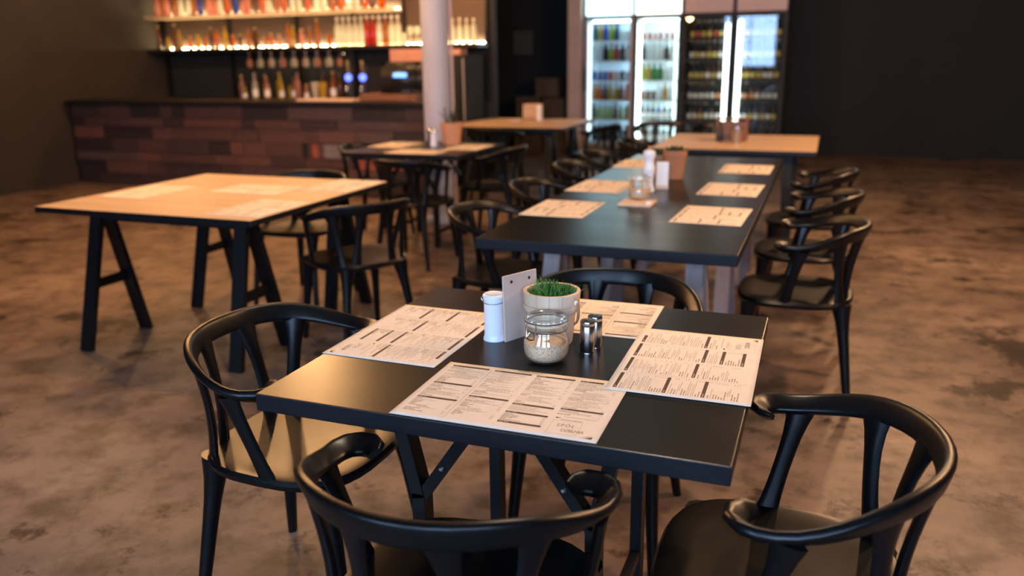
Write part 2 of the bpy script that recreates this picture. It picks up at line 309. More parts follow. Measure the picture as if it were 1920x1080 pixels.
# ---------------------------------------------------------------- chairs
def make_chair():
    root = empty('armchair')
    # seat: dished rounded slab
    mb = MB(); seg = 36; rings = [(0, .447), (.35, .448), (.7, .452), (.9, .4585), (.97, .457), (1.0, .447), (.985, .433), (.9, .425), (.0001, .424)]
    vs = []; fs = []
    for rr, z in rings:
        for k in range(seg):
            a = 2*PI*k/seg; c, s_ = math.cos(a), math.sin(a); e = 2/2.9
            x = math.copysign(abs(c)**e, c)*.240*(1+.05*s_); y = math.copysign(abs(s_)**e, s_)*.232
            vs.append((x*max(rr, .0001), y*max(rr, .0001), z))
    for i in range(len(rings)-1):
        for k in range(seg): k2 = (k+1) % seg; fs.append((i*seg+k, i*seg+k2, (i+1)*seg+k2, (i+1)*seg+k))
    mb.add(vs, fs).build('seat', M['chair_black'], root, True)
    # horseshoe rail: band at the back, flat arms at the sides, ends hooked inwards
    A, B = .272, .262; path = []
    side = [(.2715, .0), (.2705, .026), (.262, .050), (.243, .064), (.220, .0645), (.203, .052), (.196, .036)]
    for x, y in reversed(side): path.append((-x, y))
    N = 26
    for k in range(1, N): t = -PI/2 + PI*k/N; path.append((A*math.sin(t), -B*math.cos(t)))
    path += side
    pts, rad, ups = [], [], []
    n = len(path)
    for i, (x, y) in enumerate(path):
        bk = max(0.0, min(1.0, (-y+.02)/B)); bk = bk*bk*(3-2*bk)      # 0 at the arms, 1 at the back
        z = .682 + .050*bk
        pts.append((x, y, z))
        wid = .0215 + .0055*bk; thk = .0105 + .0005*bk
        e = min(i, n-1-i)
        if e < 7: wid = [.014, .021, .0245, .0250, .0245, .0235, .0225][e]; thk = [.006, .009, .0105, .011, .011, .0108, .0106][e]
        # wide axis: horizontal at the arms, steep and leaning outwards at the back
        out = Vector((x, y, 0)).normalized(); ang = math.radians(36 + 38*bk)
        if e < 6: pass
        tdir = (Vector((*path[min(i+1, n-1)], 0))-Vector((*path[max(i-1, 0)], 0))).normalized(); nrm = Vector((tdir.y, -tdir.x, 0))
        if e >= 7: nrm = out if nrm.dot(out) > 0 else nrm
        # thin axis (the section's up): perpendicular to the wide axis
        ups.append(tuple(-nrm*math.sin(ang) + Vector((0, 0, 1))*math.cos(ang))); rad.append((wid, thk))
    MB().sweep(pts, rad, 20, ups, e=0.55).build('back_rail', M['chair_black'], root, True)
    def rail_pt(deg, dz=0):
        t = math.radians(deg); x, y = A*math.sin(t), -B*math.cos(t); bk = max(0, min(1, (-y+.02)/B)); bk = bk*bk*(3-2*bk)
        return Vector((x*(1-.02*bk), y*(1-.03*bk), .682+.050*bk - .012*bk + dz))
    for sx in (-1, 1):
        for dg, ax in ((17, .10), (50, .165)):
            top = rail_pt(dg*sx); bot = Vector((ax*sx, -.197 if dg == 17 else -.178, .44)); out = Vector((math.sin(math.radians(dg*sx)), -math.cos(math.radians(dg*sx)), 0))
            pp = [bot.lerp(top, k/8) - out*(.012*math.sin(PI*k/8)) for k in range(9)]
            ww = [.028, .023, .020, .0185, .018, .0185, .0205, .026, .036]
            MB().sweep(pp, [(w_, .0105) for w_ in ww], 10, [tuple(out)]*9).build('spindle', M['chair_black'], root, True)
        top = Vector((.270*sx, -.02, .676)); bot = Vector((.222*sx, .035, .438)); out = Vector((sx, 0, 0))
        pp = [bot.lerp(top, k/8) for k in range(9)]
        MB().sweep(pp, [(w_, .011) for w_ in (.026, .021, .019, .018, .018, .0185, .020, .024, .030)], 10, [tuple(out)]*9).build('spindle', M['chair_black'], root, True)
        for (tx, ty, fx, fy) in ((.145, -.185, .205, -.245), (.185, .165, .215, .222)):
            pp = [Vector((tx*sx, ty, .44)).lerp(Vector((fx*sx, fy, 0)), k/7) for k in range(8)]
            MB().sweep(pp, [.040, .028, .0225, .0205, .019, .0175, .016, .014], 12).build('leg', M['chair_black'], root, True)
    return root
chair0 = make_chair(); chair_used = [False]
def chair(x, y, deg, label, group):
    o = chair0 if not chair_used[0] else copy_tree(chair0); chair_used[0] = True
    o.location = (x, y, 0); o.rotation_euler = (0, 0, math.radians(deg)); tag(o, label, 'chair', group); return o
# deg 0 = facing +Y (away from camera), 90 = facing -X, -90 = facing +X, 180 = facing the camera side
G = 'black armchairs at the nearest table'
chair(-.565, 1.205, 0, 'black armchair in the foreground seen from behind, backed to the camera', G)
chair(-1.21, 1.66, -90, 'black armchair left of the nearest table with golden sheen on its seat', G)
chair(-.57, 2.235, 180, 'black armchair behind the nearest table, blue highlight on its rail', G)
chair(-.02, 1.47, 90, 'black armchair on the right side of the nearest table', G)
G = 'black armchairs along the long table'
for k, (y, l) in enumerate(((3.46, 'nearest'), (4.29, 'second'), (5.14, 'third'), (5.80, 'farthest'))):
    chair(-1.33 - .02*k, y, -90 + R.uniform(-4, 4), 'black armchair on the left side of the long black table, %s of the row' % l, G)
for k, (y, l) in enumerate(((3.55, 'nearest'), (4.35, 'middle'), (5.2, 'farthest'))):
    chair(-.07, y, 90 + R.uniform(-3, 3), 'black armchair on the right side of the long black table, %s of the row' % l, G)
G = 'black armchairs by the oak tables'
chair(-2.19, 3.52, 58, 'black armchair at the right side of the left oak table', G)
chair(-2.92, 4.10, 180, 'black armchair on the far side of the left oak table', G)
chair(-2.25, 8.32, 90, 'black armchair at the right end of the far oak table by the fridges', G)
chair(-1.33, 6.74, -90, 'black armchair left of the far right oak table', G)
chair(-1.60, 8.50, 180, 'black armchair behind the far right oak table before the bright fridge', G)
chair(-.98, 8.30, 180, 'black armchair behind the far right oak table before the dark fridge', G)
chair(-3.08, 7.70, 0, 'black armchair on the near side of the far oak table', G)
G = 'black armchairs at the small black table'
chair(-2.70, 5.17, 0, 'black armchair on the near side of the small black table', G)
chair(-3.41, 5.84, -90, 'black armchair at the left of the small black table by the bar', G)
chair(-2.43, 5.98, 90, 'black armchair at the right of the small black table by the column', G)

# ---------------------------------------------------------------- tables
def y_leg(root, x, y, sx, ht, m):
    # leg bent outwards at its top, with a bolted brace up to the frame; sx = +1 brace goes to +x
    lg = MB(); lg.bar((x-.055*sx, y, ht), (x, y, .46), .030, .045); lg.bar((x, y, .47), (x, y, .0), .030, .045)
    leg = lg.build('leg', m, root)
    br = MB(); br.bar((x+.005*sx, y-.002, .46), (x+.17*sx, y-.002, ht), .026, .036)
    brace = br.build('brace', m, root)
    bo = MB(); bo.lathe([(.007, 0), (.007, .004), (.004, .007)], 10)
    ob = bo.build('bolt', M['wire'], brace, True); ob.location = (x+.062*sx, y-.021, .545); ob.rotation_euler = (PI/2, 0, 0)
def table_folding(name, x0, x1, y0, y1, z, top, edge, label, cat='table', th=.038, group=None):
    root = empty(name, ((x0+x1)/2, (y0+y1)/2, 0)); tag(root, label, cat, group); w, d = (x1-x0)/2, (y1-y0)/2
    b = MB(); b.box(-w, w, -d, d, z-th, z, 0, .0022)
    t = b.build('tabletop', [top, edge], root)
    for p in t.data.polygons:
        if abs(p.normal.z) < .5: p.material_index = 1
    for sx in (-1, 1):
        for yy in (-d+.185, d-.24):
            y_leg(root, sx*(w-.285), yy, -sx, z-th, M['metal_black'])
        r = MB(); r.box(sx*(w-.255)-.02, sx*(w-.255)+.02, -d+.1, d-.1, z-th-.03, z-th); r.build('top_rail', M['metal_black'], root)
        r = MB(); r.bar((sx*(w-.285), -d+.185, .12), (sx*(w-.285), d-.24, .12), .025, .025, upv=(0, 0, 1)); r.build('stretcher', M['metal_black'], root)
    return root
def table_trestle(name, x0, x1, y0, y1, z, top, edge, leg, label, ys, th=.042, cat='table', group=None, inset=.2):
    root = empty(name, ((x0+x1)/2, (y0+y1)/2, 0)); tag(root, label, cat, group); w, d = (x1-x0)/2, (y1-y0)/2
    b = MB(); b.box(-w, w, -d, d, z-th, z, 0, .003); t = b.build('tabletop', [top, edge], root)
    for p in t.data.polygons:
        if abs(p.normal.z) < .5: p.material_index = 1
    for yy in ys:
        MB().box(-w+inset-.03, w-inset+.03, yy-.03, yy+.03, z-th-.06, z-th).build('trestle_beam', leg, root)
        for sx in (-1, 1):
            for sy in (-1, 1):
                MB().bar((sx*(w-inset), yy+sy*.03, z-th-.03), (sx*(w-inset+.02), yy+sy*.2, 0), .07, .03, upv=(0, 1, 0)).build('leg', leg, root)
            MB().bar((sx*(w-inset+.01), yy-.12, .33), (sx*(w-inset+.01), yy+.12, .33), .05, .02, upv=(1, 0, 0)).build('stretcher', leg, root)
    return root
TZ = .74
table_folding('dining_table', -1.076, -.102, 1.299, 2.179, TZ, M['table_black'], M['table_edge'], 'black square table in the foreground set with four paper menus')
table_trestle('dining_table', -1.245, -.25, 2.865, 5.82, TZ, M['table_black'], M['table_edge'], M['trestle_wood'], 'long black table on pale wooden trestles behind the nearest table', (-1.05, .0, 1.05))
table_folding('dining_table', -3.46, -2.47, 5.43, 6.37, TZ, M['table_black'], M['table_edge'], 'small black table by the column with a terracotta pot on it')
GO = 'oak topped tables'
table_trestle('dining_table', -3.62, -2.33, 2.9, 4.135, TZ, M['oak'], M['table_edge'], M['metal_black'], 'oak topped table at the left with pale menus', (-.4, .4), .03, group=GO)
table_trestle('dining_table', -3.72, -2.44, 7.85, 9.12, TZ, M['oak'], M['table_edge'], M['metal_black'], 'far oak topped table between the column and the fridges', (-.4, .4), .03, group=GO)
table_trestle('dining_table', -1.25, -.05, 6.27, 7.55, TZ, M['oak'], M['table_edge'], M['metal_black'], 'oak topped table beyond the long table, before the fridges', (-.4, .4), .03, group=GO)

# ---------------------------------------------------------------- paper menus
MW, MH = .42, .297
def wav(x, y): return .0003 + .00025*(1+math.sin(9*x+2)*math.cos(11*y+1)) + .0022*max(0, abs(x/MW)*2-.86)**2*8*(.5+.5*math.sin(5*y+.5))
def menu_meshes():
    nx, ny = 30, 22; vs = []; fs = []
    for top in (1, 0):
        for j in range(ny+1):
            for i in range(nx+1):
                x = -MW/2+MW*i/nx; y = -MH/2+MH*j/ny; vs.append((x, y, wav(x, y) + (.00025 if top else 0)))
    o = (nx+1)*(ny+1); I = lambda i, j: j*(nx+1)+i
    for j in range(ny):
        for i in range(nx):
            fs.append((I(i, j), I(i+1, j), I(i+1, j+1), I(i, j+1))); fs.append((o+I(i, j), o+I(i, j+1), o+I(i+1, j+1), o+I(i+1, j)))
    bd = [I(i, 0) for i in range(nx+1)] + [I(nx, j) for j in range(1, ny+1)] + [I(i, ny) for i in range(nx-1, -1, -1)] + [I(0, j) for j in range(ny-1, 0, -1)]
    for k in range(len(bd)): a, c = bd[k], bd[(k+1) % len(bd)]; fs.append((a, o+a, o+c, c))
    paper = MB().add(vs, fs).mesh('paper_menu', M['paper'], False)
    for p in paper.polygons: p.use_smooth = abs(p.normal.z) > .7
    def quad(mb, u0, v0, u1, v1, mi=0, dz=.0002):
        # u to the right 0..1, v downwards 0..1; cut into short pieces so it hugs the sheet
        x0, x1 = -MW/2+MW*u0, -MW/2+MW*u1; y0, y1 = MH/2-MH*v1, MH/2-MH*v0
        k = max(1, int(abs(x1-x0)/.016)+0); l = max(1, int(abs(y1-y0)/.016))
        vs = []; fs = []
        for j in range(l+1):
            for i in range(k+1):
                x = x0+(x1-x0)*i/k; y = y0+(y1-y0)*j/l; vs.append((x, y, wav(x, y)+.00025+dz))
        for j in range(l):
            for i in range(k): a = j*(k+1)+i; fs.append((a, a+1, a+k+2, a+k+1))
        mb.add(vs, fs, mi)
    hd, tx, ti = MB(), MB(), MB(); bars_out = []; rr = random.Random(3)
    cols = [(.037, .247, [.053, .398, .665], .93), (.279, .485, [.058, .556], .90), (.514, .722, [.06, .584, .719, .873], .93), (.751, .957, [.06, .563], .68)]
    for ci, (u0, u1, bars, vend) in enumerate(cols):
        for bi, v in enumerate(bars):
            ue = .872 if (ci == 3 and bi == 0) else u1
            hb = MB(); quad(hb, u0, v-.004, ue, v+.022); bars_out.append(hb.mesh('header_bar', M['print_dark']))
            # pale lettering knocked out of the bar
            a = u0+.006
            for k in range(rr.choice((1, 2, 2))):
                w = rr.uniform(.015, .03); quad(tx, a, v+.005, a+w, v+.013, 0, .0003); a += w+.004
            vv = v+.038; ve = (bars[bi+1] if bi+1 < len(bars) else vend) - .022
            while vv < ve:
                if rr.random() < .5 or ve-vv < .02:                          # title and price
                    a = u0
                    for k in range(rr.choice((1, 2, 2, 3))):
                        w = rr.uniform(.016, .04); quad(ti, a, vv, min(a+w, u1-.02), vv+.0075); a += w+.004
                        if a > u1-.03: break
                    quad(tx, u1-.016, vv+.001, u1-.002, vv+.007)
                    vv += .0185
                else:
                    for ln in range(rr.choice((1, 2, 2))):
                        a = u0+(.0 if rr.random() < .6 else .05); e = u0+(u1-u0)*rr.uniform(.55, .97)
                        while a < e and vv < ve:
                            w = rr.uniform(.01, .03); quad(tx, a, vv, min(a+w, e), vv+.0052); a += w+.0035
                        vv += .0125
                    vv += .006
    for v0, v1 in ((.05, .95),): quad(hd, .2610, v0, .2622, v1)
    # foot of the last column: mark, rule, frame with the name, corner triangle
    quad(hd, .757, .708, .771, .722); quad(hd, .774, .710, .780, .720); quad(hd, .79, .688, .957, .6905)
    for v in (.728, .738): quad(tx, .785, v, .89, v+.004)
    quad(ti, .756, .752, .757, .945); quad(ti, .893, .752, .894, .945); quad(tx, .756, .752, .894, .7535); quad(tx, .756, .9435, .894, .945)
    tri = MB(); P = lambda u, v: (-MW/2+MW*u, MH/2-MH*v, wav(-MW/2+MW*u, MH/2-MH*v)+.00048)
    tri.add([P(.938, .958), P(.971, .958), P(.971, .925)], [(0, 1, 2)], 0); tri.add([P(.915, .955), P(.934, .955), P(.968, .921), P(.949, .921)], [(0, 1, 2, 3)], 1)
    # lettering
    words = MB()
    for txt, u, v, size in (('SPÓŁ', .785, .838, .0145), ('DZIELNIA', .815, .902, .0135)):
        cu = bpy.data.curves.new('t', 'FONT'); cu.body = txt; cu.size = size*1.15; cu.space_character = 1.25 if txt[0] == 'S' else .8
        ob = bpy.data.objects.new('t', cu); COL.objects.link(ob); dg = bpy.context.evaluated_depsgraph_get(); me = bpy.data.meshes.new_from_object(ob.evaluated_get(dg))
        px, py = -MW/2+MW*u, MH/2-MH*v; sxq = .8
        words.add([(px+q.co.x*sxq, py+q.co.y, wav(px+q.co.x*sxq, py+q.co.y)+.0005) for q in me.vertices], [tuple(p.vertices) for p in me.polygons])
        bpy.data.objects.remove(ob); bpy.data.meshes.remove(me); bpy.data.curves.remove(cu)
    return (paper, bars_out, hd.mesh('printed_rules', M['print_dark']), ti.mesh('printed_titles', M['print_title']), tx.mesh('printed_text', M['print_mid']), tri.mesh('printed_emblem', [M['print_dark'], M['gasket']]), words.mesh('printed_name', M['print_title']))
MM = menu_meshes()
PALE = MM[0].copy(); PALE.materials[0] = mat('pale_paper', (0.86, 0.80, 0.70), 0.7, var=0.03, scale=30, spec=0.25)
def menu(cx, cy, deg, label, group, z=TZ, jitter=0, wide=True):
    o = link('paper_menu', PALE if label.startswith('pale') else MM[0], None, (cx, cy, z), math.radians(deg+jitter)); tag(o, label, 'menu', group)
    for me in MM[1]: link('header_bar', me, o)
    for nm, me in zip(('printed_rules', 'printed_titles', 'printed_text', 'printed_emblem', 'printed_name'), MM[2:]): tag(link(nm, me, o), kind='stuff')
    return o
G = 'paper menus on the nearest table'
menu(-.552, 1.4535, 0, 'paper menu at the front edge of the nearest table, facing the camera', G, TZ+.0002, .6)
menu(-.930, 1.764, -90, 'paper menu on the left of the nearest table beside the white canister', G, TZ+.0002, -.5)
menu(-.588, 2.036, 180, 'paper menu behind the planter on the nearest table', G, TZ+.0002, 1.0)
menu(-.245, 1.768, 90, 'paper menu at the right of the nearest table, overlapping the front one', G, TZ+.0016, .8)
G = 'paper menus on the long table'
for y, l in ((3.585, 'nearest'), (4.29, 'middle'), (5.30, 'farthest')): menu(-1.107, y, -90, 'paper menu on the left side of the long black table, %s of three' % l, G, jitter=R.uniform(-2, 2))
for y, l in ((3.605, 'nearest'), (4.36, 'middle'), (5.2, 'farthest')): menu(-.435, y, 90, 'paper menu on the right side of the long black table, %s of three' % l, G, jitter=R.uniform(-2, 2))
G = 'paper menus on the small black table'
menu(-2.89, 5.60, 0, 'paper menu at the near edge of the small black table', G)
menu(-3.30, 6.02, -90, 'paper menu on the left of the small black table', G)
menu(-2.63, 5.98, 90, 'paper menu on the right of the small black table', G, TZ+.001)
G = 'pale menus on the left oak table'
menu(-2.50, 3.93, 90, 'pale menu at the far right corner of the left oak table', G)
menu(-2.50, 3.19, 90, 'pale menu at the near right corner of the left oak table', G)
menu(-2.89, 3.69, 0, 'pale menu in the middle of the left oak table', G)
menu(-3.42, 3.45, -90, 'pale menu at the left end of the left oak table', G)
# ---------------------------------------------------------------- things on the nearest table
o = empty('milk_canister', (-.728, 1.785, TZ)); tag(o, 'white enamel canister with wire handle beside the wooden board', 'canister')
MB().lathe([(.0285, 0), (.0285, .004), (.0262, .010), (.0255, .016), (.0255, .1), (.0268, .104), (.0272, .107), (.0272, .110)], 32).build('body', M['white_enamel'], o, True)
MB().lathe([(.0278, .1085), (.0285, .1105), (.0285, .1135), (.0262, .1165), (.024, .1172), (.0225, .1162), (.001, .1158)], 32).build('lid', M['white_enamel'], o, True)
hp = [(-.0285, 0, .100), (-.0325, 0, .103), (-.0335, 0, .108), (-.030, 0, .1105)]
MB().sweep([(-.0275, 0, .096), (-.031, .0, .096), (-.034, 0, .101), (-.034, 0, .109), (-.030, 0, .110)], .0012, 6).build('wire_loop', M['wire'], o, True)
MB().sweep([(.0285*math.cos(a), .0285*math.sin(a) - .0, .1005 - .004*abs(math.sin(a))) for a in [PI + PI*k/14 for k in range(15)]], .0009, 6).build('bail_wire', M['wire'], o, True)

bd = empty('wooden_board', (-.669, 1.817, TZ)); bd.rotation_euler = (math.radians(-2), 0, math.radians(63)); tag(bd, 'thin upright wooden board with round holes behind the jar', 'board')
b = bmesh.new(); bmesh.ops.create_cube(b, size=1)
for v in b.verts: v.co = Vector((v.co.x*.112, v.co.y*.0045, .083+v.co.z*.166))
bmesh.ops.bevel(b, geom=b.edges[:], offset=.0008, segments=1, affect='EDGES'); me = bpy.data.meshes.new('panel'); b.to_mesh(me); b.free(); me.materials.append(M['ply']); link('panel', me, bd)
for hx in (-.029, .030):
    ho = MB().lathe([(.0042, 0), (.0042, .0052), (.003, .0056)], 14).build('hole_plug', M['dark_cap'], bd, True); ho.location = (hx, .0028, .148); ho.rotation_euler = (PI/2, 0, 0)

pl = empty('wooden_planter', (-.588, 1.812, TZ)); tag(pl, 'pale wooden bucket planter with green shoots on the nearest table', 'planter')
HP = .132
mb = MB(); seg = 48
prof = [(.048, 0), (.0505, .004), (.0600, .092), (.0665, .0925), (.0700, .131), (.0695, HP), (.0625, HP), (.0615, .115), (.058, .08)]
vs = []; fs = []
MB().lathe(prof[:5][:3] + [(.0600, .094)], seg, cap1=False).build('body', M['pale_wood'], pl, True)
for k in range(14):                                            # staves of the upper band
    st = MB(); a0 = 2*PI*k/14+.006; a1 = 2*PI*(k+1)/14-.004; vv = []; ff = []
    for (ri, ro, z) in ((.059, .0672, .1012), (.059, .0680, .108), (.0605, .0698, HP-.002), (.0612, .0690, HP)):
        for j in range(4):
            a = a0+(a1-a0)*j/3; vv += [(ri*math.cos(a), ri*math.sin(a), z), (ro*math.cos(a), ro*math.sin(a), z)]
    for r_ in range(3):
        for j in range(3):
            q0 = r_*8+j*2; q1 = q0+8
            ff += [(q0+1, q0+3, q1+3, q1+1), (q0, q1, q1+2, q0+2)]
        ff += [(r_*8, r_*8+1, r_*8+9, r_*8+8), (r_*8+6, r_*8+14, r_*8+15, r_*8+7)]
    for j in range(3): ff += [(24+j*2, 24+j*2+1, 24+j*2+3, 24+j*2+2), (j*2, j*2+2, j*2+3, j*2+1)]
    st.add(vv, ff).build('stave', M['pale_wood'], pl)
MB().lathe([(.0598, .0845), (.0672, .0850), (.0684, .0870), (.0695, .0985), (.0688, .1008), (.0600, .1008)], seg, cap0=False, cap1=False).build('hoop', M['pale_wood'], pl, True)
MB().lathe([(.050, .06), (.0565, .108), (.03, .116), (.001, .117)], 24, cap0=False).build('soil', M['soil'], pl, True)
hpth = [(.0715, .0, .118), (.0745, .004, .119), (.079, .002, .108), (.0835, -.002, .092), (.084, -.004, .076), (.079, -.004, .064), (.071, -.002, .060)]
hd_ = MB().sweep(hpth, [(.0058, .0016)]*7, 8, (1, 0, 0.3)).build('strap_handle', M['leather'], pl, True); hd_.rotation_euler = (0, 0, math.radians(-22))
kn = MB().lathe([(.0062, 0), (.0062, .002), (.004, .0045), (.0001, .005)], 12).build('rivet', M['white'], hd_, True); kn.location = (.0735, .0, .1125); kn.rotation_euler = (0, PI/2, 0)
gr = MB(); rg = random.Random(5)
for k in range(430):
    a = rg.uniform(0, 2*PI); r_ = .056*math.sqrt(rg.random()); x, y = r_*math.cos(a), r_*math.sin(a); h = rg.uniform(.016, .040)*(1.0 - .45*(r_/.056)**2) + .004; h *= 1.0 + .35*math.sin(3*a+1)*.6
    dx, dy = rg.gauss(0, .35)*h + .25*h*math.cos(a), rg.gauss(0, .35)*h + .25*h*math.sin(a); w = rg.uniform(.0012, .0021); th = rg.uniform(0, PI); wx, wy = w*math.cos(th), w*math.sin(th); z0 = .114 if r_ < .05 else .110
    mx_, my_, mz = x+dx*.35, y+dy*.35, z0+h*.6
    gr.add([(x-wx*.5, y-wy*.5, z0), (x+wx*.5, y+wy*.5, z0), (mx_+wx, my_+wy, mz), (mx_-wx, my_-wy, mz), (x+dx, y+dy, z0+h), (mx_+wy*.5, my_-wx*.5, mz)], [(0, 1, 2, 3), (3, 2, 4), (1, 5, 2), (0, 3, 5), (3, 4, 5), (2, 5, 4)])
tag(gr.build('green_shoots', M['leaf'], pl), 'short bright green shoots', kind='stuff')

def clip_jar(loc, label, s=1.0, rz=0, level=.045):
    o = empty('clip_jar', loc, rz); o.scale = (s, s, s); tag(o, label, 'jar')
    MB().lathe([(.029, .0015), (.039, .005), (.0462, .016), (.0482, .030), (.0470, .044), (.0430, .056), (.0395, .064), (.0385, .070), (.0405, .073), (.0405, .082)], 40, cap1=False).build('glass_body', M['jar_glass'], o, True)
    MB().lathe([(.0395, .0635), (.0425, .066), (.0400, .0695)], 40, cap0=False, cap1=False).build('neck_band', M['jar_glass'], o, True)
    MB().lathe([(.0275, .0035), (.037, .007), (.0440, .017), (.0460, .030), (.0455, level-.004), (.0445, level), (.03, level+.001), (.012, level-.002), (.001, level-.003)], 36).build('sugar', M['sugar'], o, True)
    MB().lathe([(.0408, .0815), (.0432, .0825), (.0432, .085), (.0408, .086)], 36, cap0=False, cap1=False).build('gasket', M['gasket'], o, True)
    lid = MB().lathe([(.040, .086), (.0438, .087), (.0445, .091), (.0425, .0965), (.0385, .1), (.037, .0985), (.0335, .0965), (.001, .096)], 40).build('lid', M['jar_glass'], o, True)
    for zr, rr_ in ((.0715, .0432), (.0905, .0458)):
        MB().sweep([(rr_*math.cos(a), rr_*math.sin(a), zr) for a in [2*PI*k/36 for k in range(36)]], .0011, 6, close=True).build('wire_ring', M['wire'], o, True)
    cl = MB()
    for sx in (-1, 1): cl.sweep([(sx*.006, -.0445, .071), (sx*.0085, -.0500, .064), (sx*.010, -.0505, .060), (sx*.0115, -.0485, .071), (sx*.0125, -.0470, .083), (sx*.0105, -.0455, .0905)], .0012, 6)
    cl.sweep([(-.010, -.0505, .060), (0, -.052, .0575), (.010, -.0505, .060)], .0014, 6)
    cl.build('clip', M['wire'], o, True)
    hg = MB(); hg.sweep([(-.010, .0445, .0715), (-.010, .0495, .082), (-.010, .048, .093), (.010, .048, .093), (.010, .0495, .082), (.010, .0445, .0715)], .0013, 6); hg.build('hinge', M['wire'], o, True)
    return o
clip_jar((-.560, 1.684, TZ), 'clip top glass jar of brown sugar on the nearest table', 1.1, math.radians(-22))

def shaker(x, y, label):
    o = empty('steel_shaker', (x, y, TZ)); tag(o, label, 'shaker', 'steel shakers on the nearest table')
    MB().lathe([(.0168, 0), (.0174, .001), (.0174, .066), (.0168, .067)], 32).build('body', M['steel'], o, True)
    cp = MB().lathe([(.0172, .0675), (.0175, .0685), (.0175, .0765), (.0166, .0785), (.001, .0792)], 32).build('cap', M['steel'], o, True)
    for k in range(5):
        a = 2*PI*k/5; MB().lathe([(.0012, .0788), (.0012, .0796)], 8, (.005*math.cos(a), .005*math.sin(a), 0)).build('hole', M['dark_cap'], cp)
    MB().lathe([(.0177, .0), (.0179, .002), (.0174, .003)], 32, cap0=False, cap1=False).build('foot_ring', M['steel'], o, True)
shaker(-.485, 1.765, 'brushed steel shaker, the nearer of the pair'); shaker(-.478, 1.807, 'brushed steel shaker, the farther of the pair')

# ---------------------------------------------------------------- things on the long table
cs = empty('coaster', (-.807, 3.80, TZ)); tag(cs, 'square tan coaster under the jar on the long table', 'coaster')
MB().box(-.078, .078, -.085, .085, .0003, .010, bev=.002).build('board', M['pale_wood'], cs); MB().lathe([(.014, .0102), (.016, .016), (.012, .021), (.001, .022)], 14, (.062, -.045, 0)).build('peg', M['white'], cs, True)
clip_jar((-.815, 3.875, TZ+.0105), 'clip top glass jar standing on the tan coaster on the long table', 1.15, math.radians(-15), .04)
pm = empty('pepper_mill', (-.835, 4.19, TZ)); tag(pm, 'white wooden pepper mill on the long table', 'pepper mill')
MB().lathe([(.031, 0), (.031, .01), (.027, .02), (.0225, .05), (.024, .075), (.029, .105), (.0295, .125), (.025, .140), (.023, .150)], 24).build('body', M['white_enamel'], pm, True)
MB().lathe([(.023, .1505), (.0235, .155), (.0225, .165), (.031, .182), (.0315, .195), (.027, .208), (.012, .213)], 24).build('head', M['white_enamel'], pm, True)
MB().lathe([(.004, .212), (.004, .217), (.008, .221), (.008, .228), (.001, .232)], 12).build('knob', M['terracotta'], pm, True)
nb = empty('card_holder', (-.785, 4.295, TZ), math.radians(12)); tag(nb, 'small pale upright card block beside the pepper mill', 'card holder')
MB().box(-.033, .033, -.022, .022, 0, .020, bev=.002).build('foot', M['ply'], nb); MB().box(-.031, .031, -.012, .012, .0205, .14, bev=.001).build('card', M['white'], nb)
def pot_plant(name, loc, label, r0, r1, h, m, leafm, hh, nb_, seed):
    o = empty(name, loc); tag(o, label, 'potted plant'); rq = random.Random(seed)
    MB().lathe([(r0, 0), (r1*.93, h*.78), (r1, h*.79), (r1*1.03, h), (r1*.93, h), (r1*.9, h*.86), (.001, h*.85)], 28).build('pot', m, o, True)
    g = MB()
    for k in range(nb_):
        a = rq.uniform(0, 2*PI); q = r1*.8*math.sqrt(rq.random()); x, y = q*math.cos(a), q*math.sin(a); hq = hh*rq.uniform(.5, 1); dx, dy = rq.gauss(0, .3)*hq, rq.gauss(0, .3)*hq; w = .004
        g.add([(x-w, y, h*.85), (x+w, y, h*.85), (x+dx+w*.6, y+dy+w, h*.85+hq*.8), (x+dx-w*.6, y+dy-w, h*.85+hq*.8), (x+dx*1.2, y+dy*1.2, h*.85+hq)], [(0, 1, 2, 3), (3, 2, 4)])
    tag(g.build('foliage', leafm, o), 'thin leaves', kind='stuff'); return o
pot_plant('potted_plant', (-.79, 4.70, TZ), 'terracotta pot with dark plant on the long table', .046, .066, .16, M['terracotta_dark'], M['leaf_dark'], .05, 120, 2)
pot_plant('potted_plant', (-.895, 4.78, TZ), 'smaller tan pot beside the terracotta pot on the long table', .036, .05, .125, M['kraft'], M['leaf_dark'], .05, 80, 3)
# ---------------------------------------------------------------- things on the small black table and the oak tables
pot_plant('potted_plant', (-2.86, 6.17, TZ), 'terracotta pot with sparse stems on the small black table', .066, .092, .175, M['terracotta'], M['leaf_dark'], .19, 14, 4)
def small_shaker(name, loc, label, m, mc, s=1.0):
    o = empty(name, loc); tag(o, label, 'shaker'); MB().lathe([(.022*s, 0), (.024*s, .01), (.018*s, .06*s), (.021*s, .085*s)], 18).build('body', m, o, True)
    MB().lathe([(.0215*s, .0855*s), (.022*s, .10*s), (.012*s, .112*s), (.001, .114*s)], 18).build('cap', mc, o, True)
small_shaker('salt_shaker', (-2.94, 5.99, TZ), 'white shaker left of the terracotta pot on the small black table', M['white_enamel'], M['wire'], 1.25)
small_shaker('pepper_shaker', (-3.0, 6.06, TZ), 'dark shaker beside the white one on the small black table', M['appliance'], M['wire'], 1.25)
nh = empty('napkin_box', (-3.14, 8.98, TZ), math.radians(5)); tag(nh, 'wooden napkin box on the far oak table', 'napkin box')
MB().box(-.10, .10, -.06, .06, 0, .012).build('base', M['brown_wood'], nh)
for sy in (-1, 1): MB().box(-.10, .10, sy*.06-.006, sy*.06+.006, .0125, .17, bev=.003).build('side_panel', M['oak'], nh)
MB().box(-.085, .085, -.045, .045, .013, .15).build('napkins', M['paper'], nh)
small_shaker('salt_shaker', (-3.02, 8.86, TZ), 'white shaker beside the napkin box on the far oak table', M['white'], M['white'], 1.45)
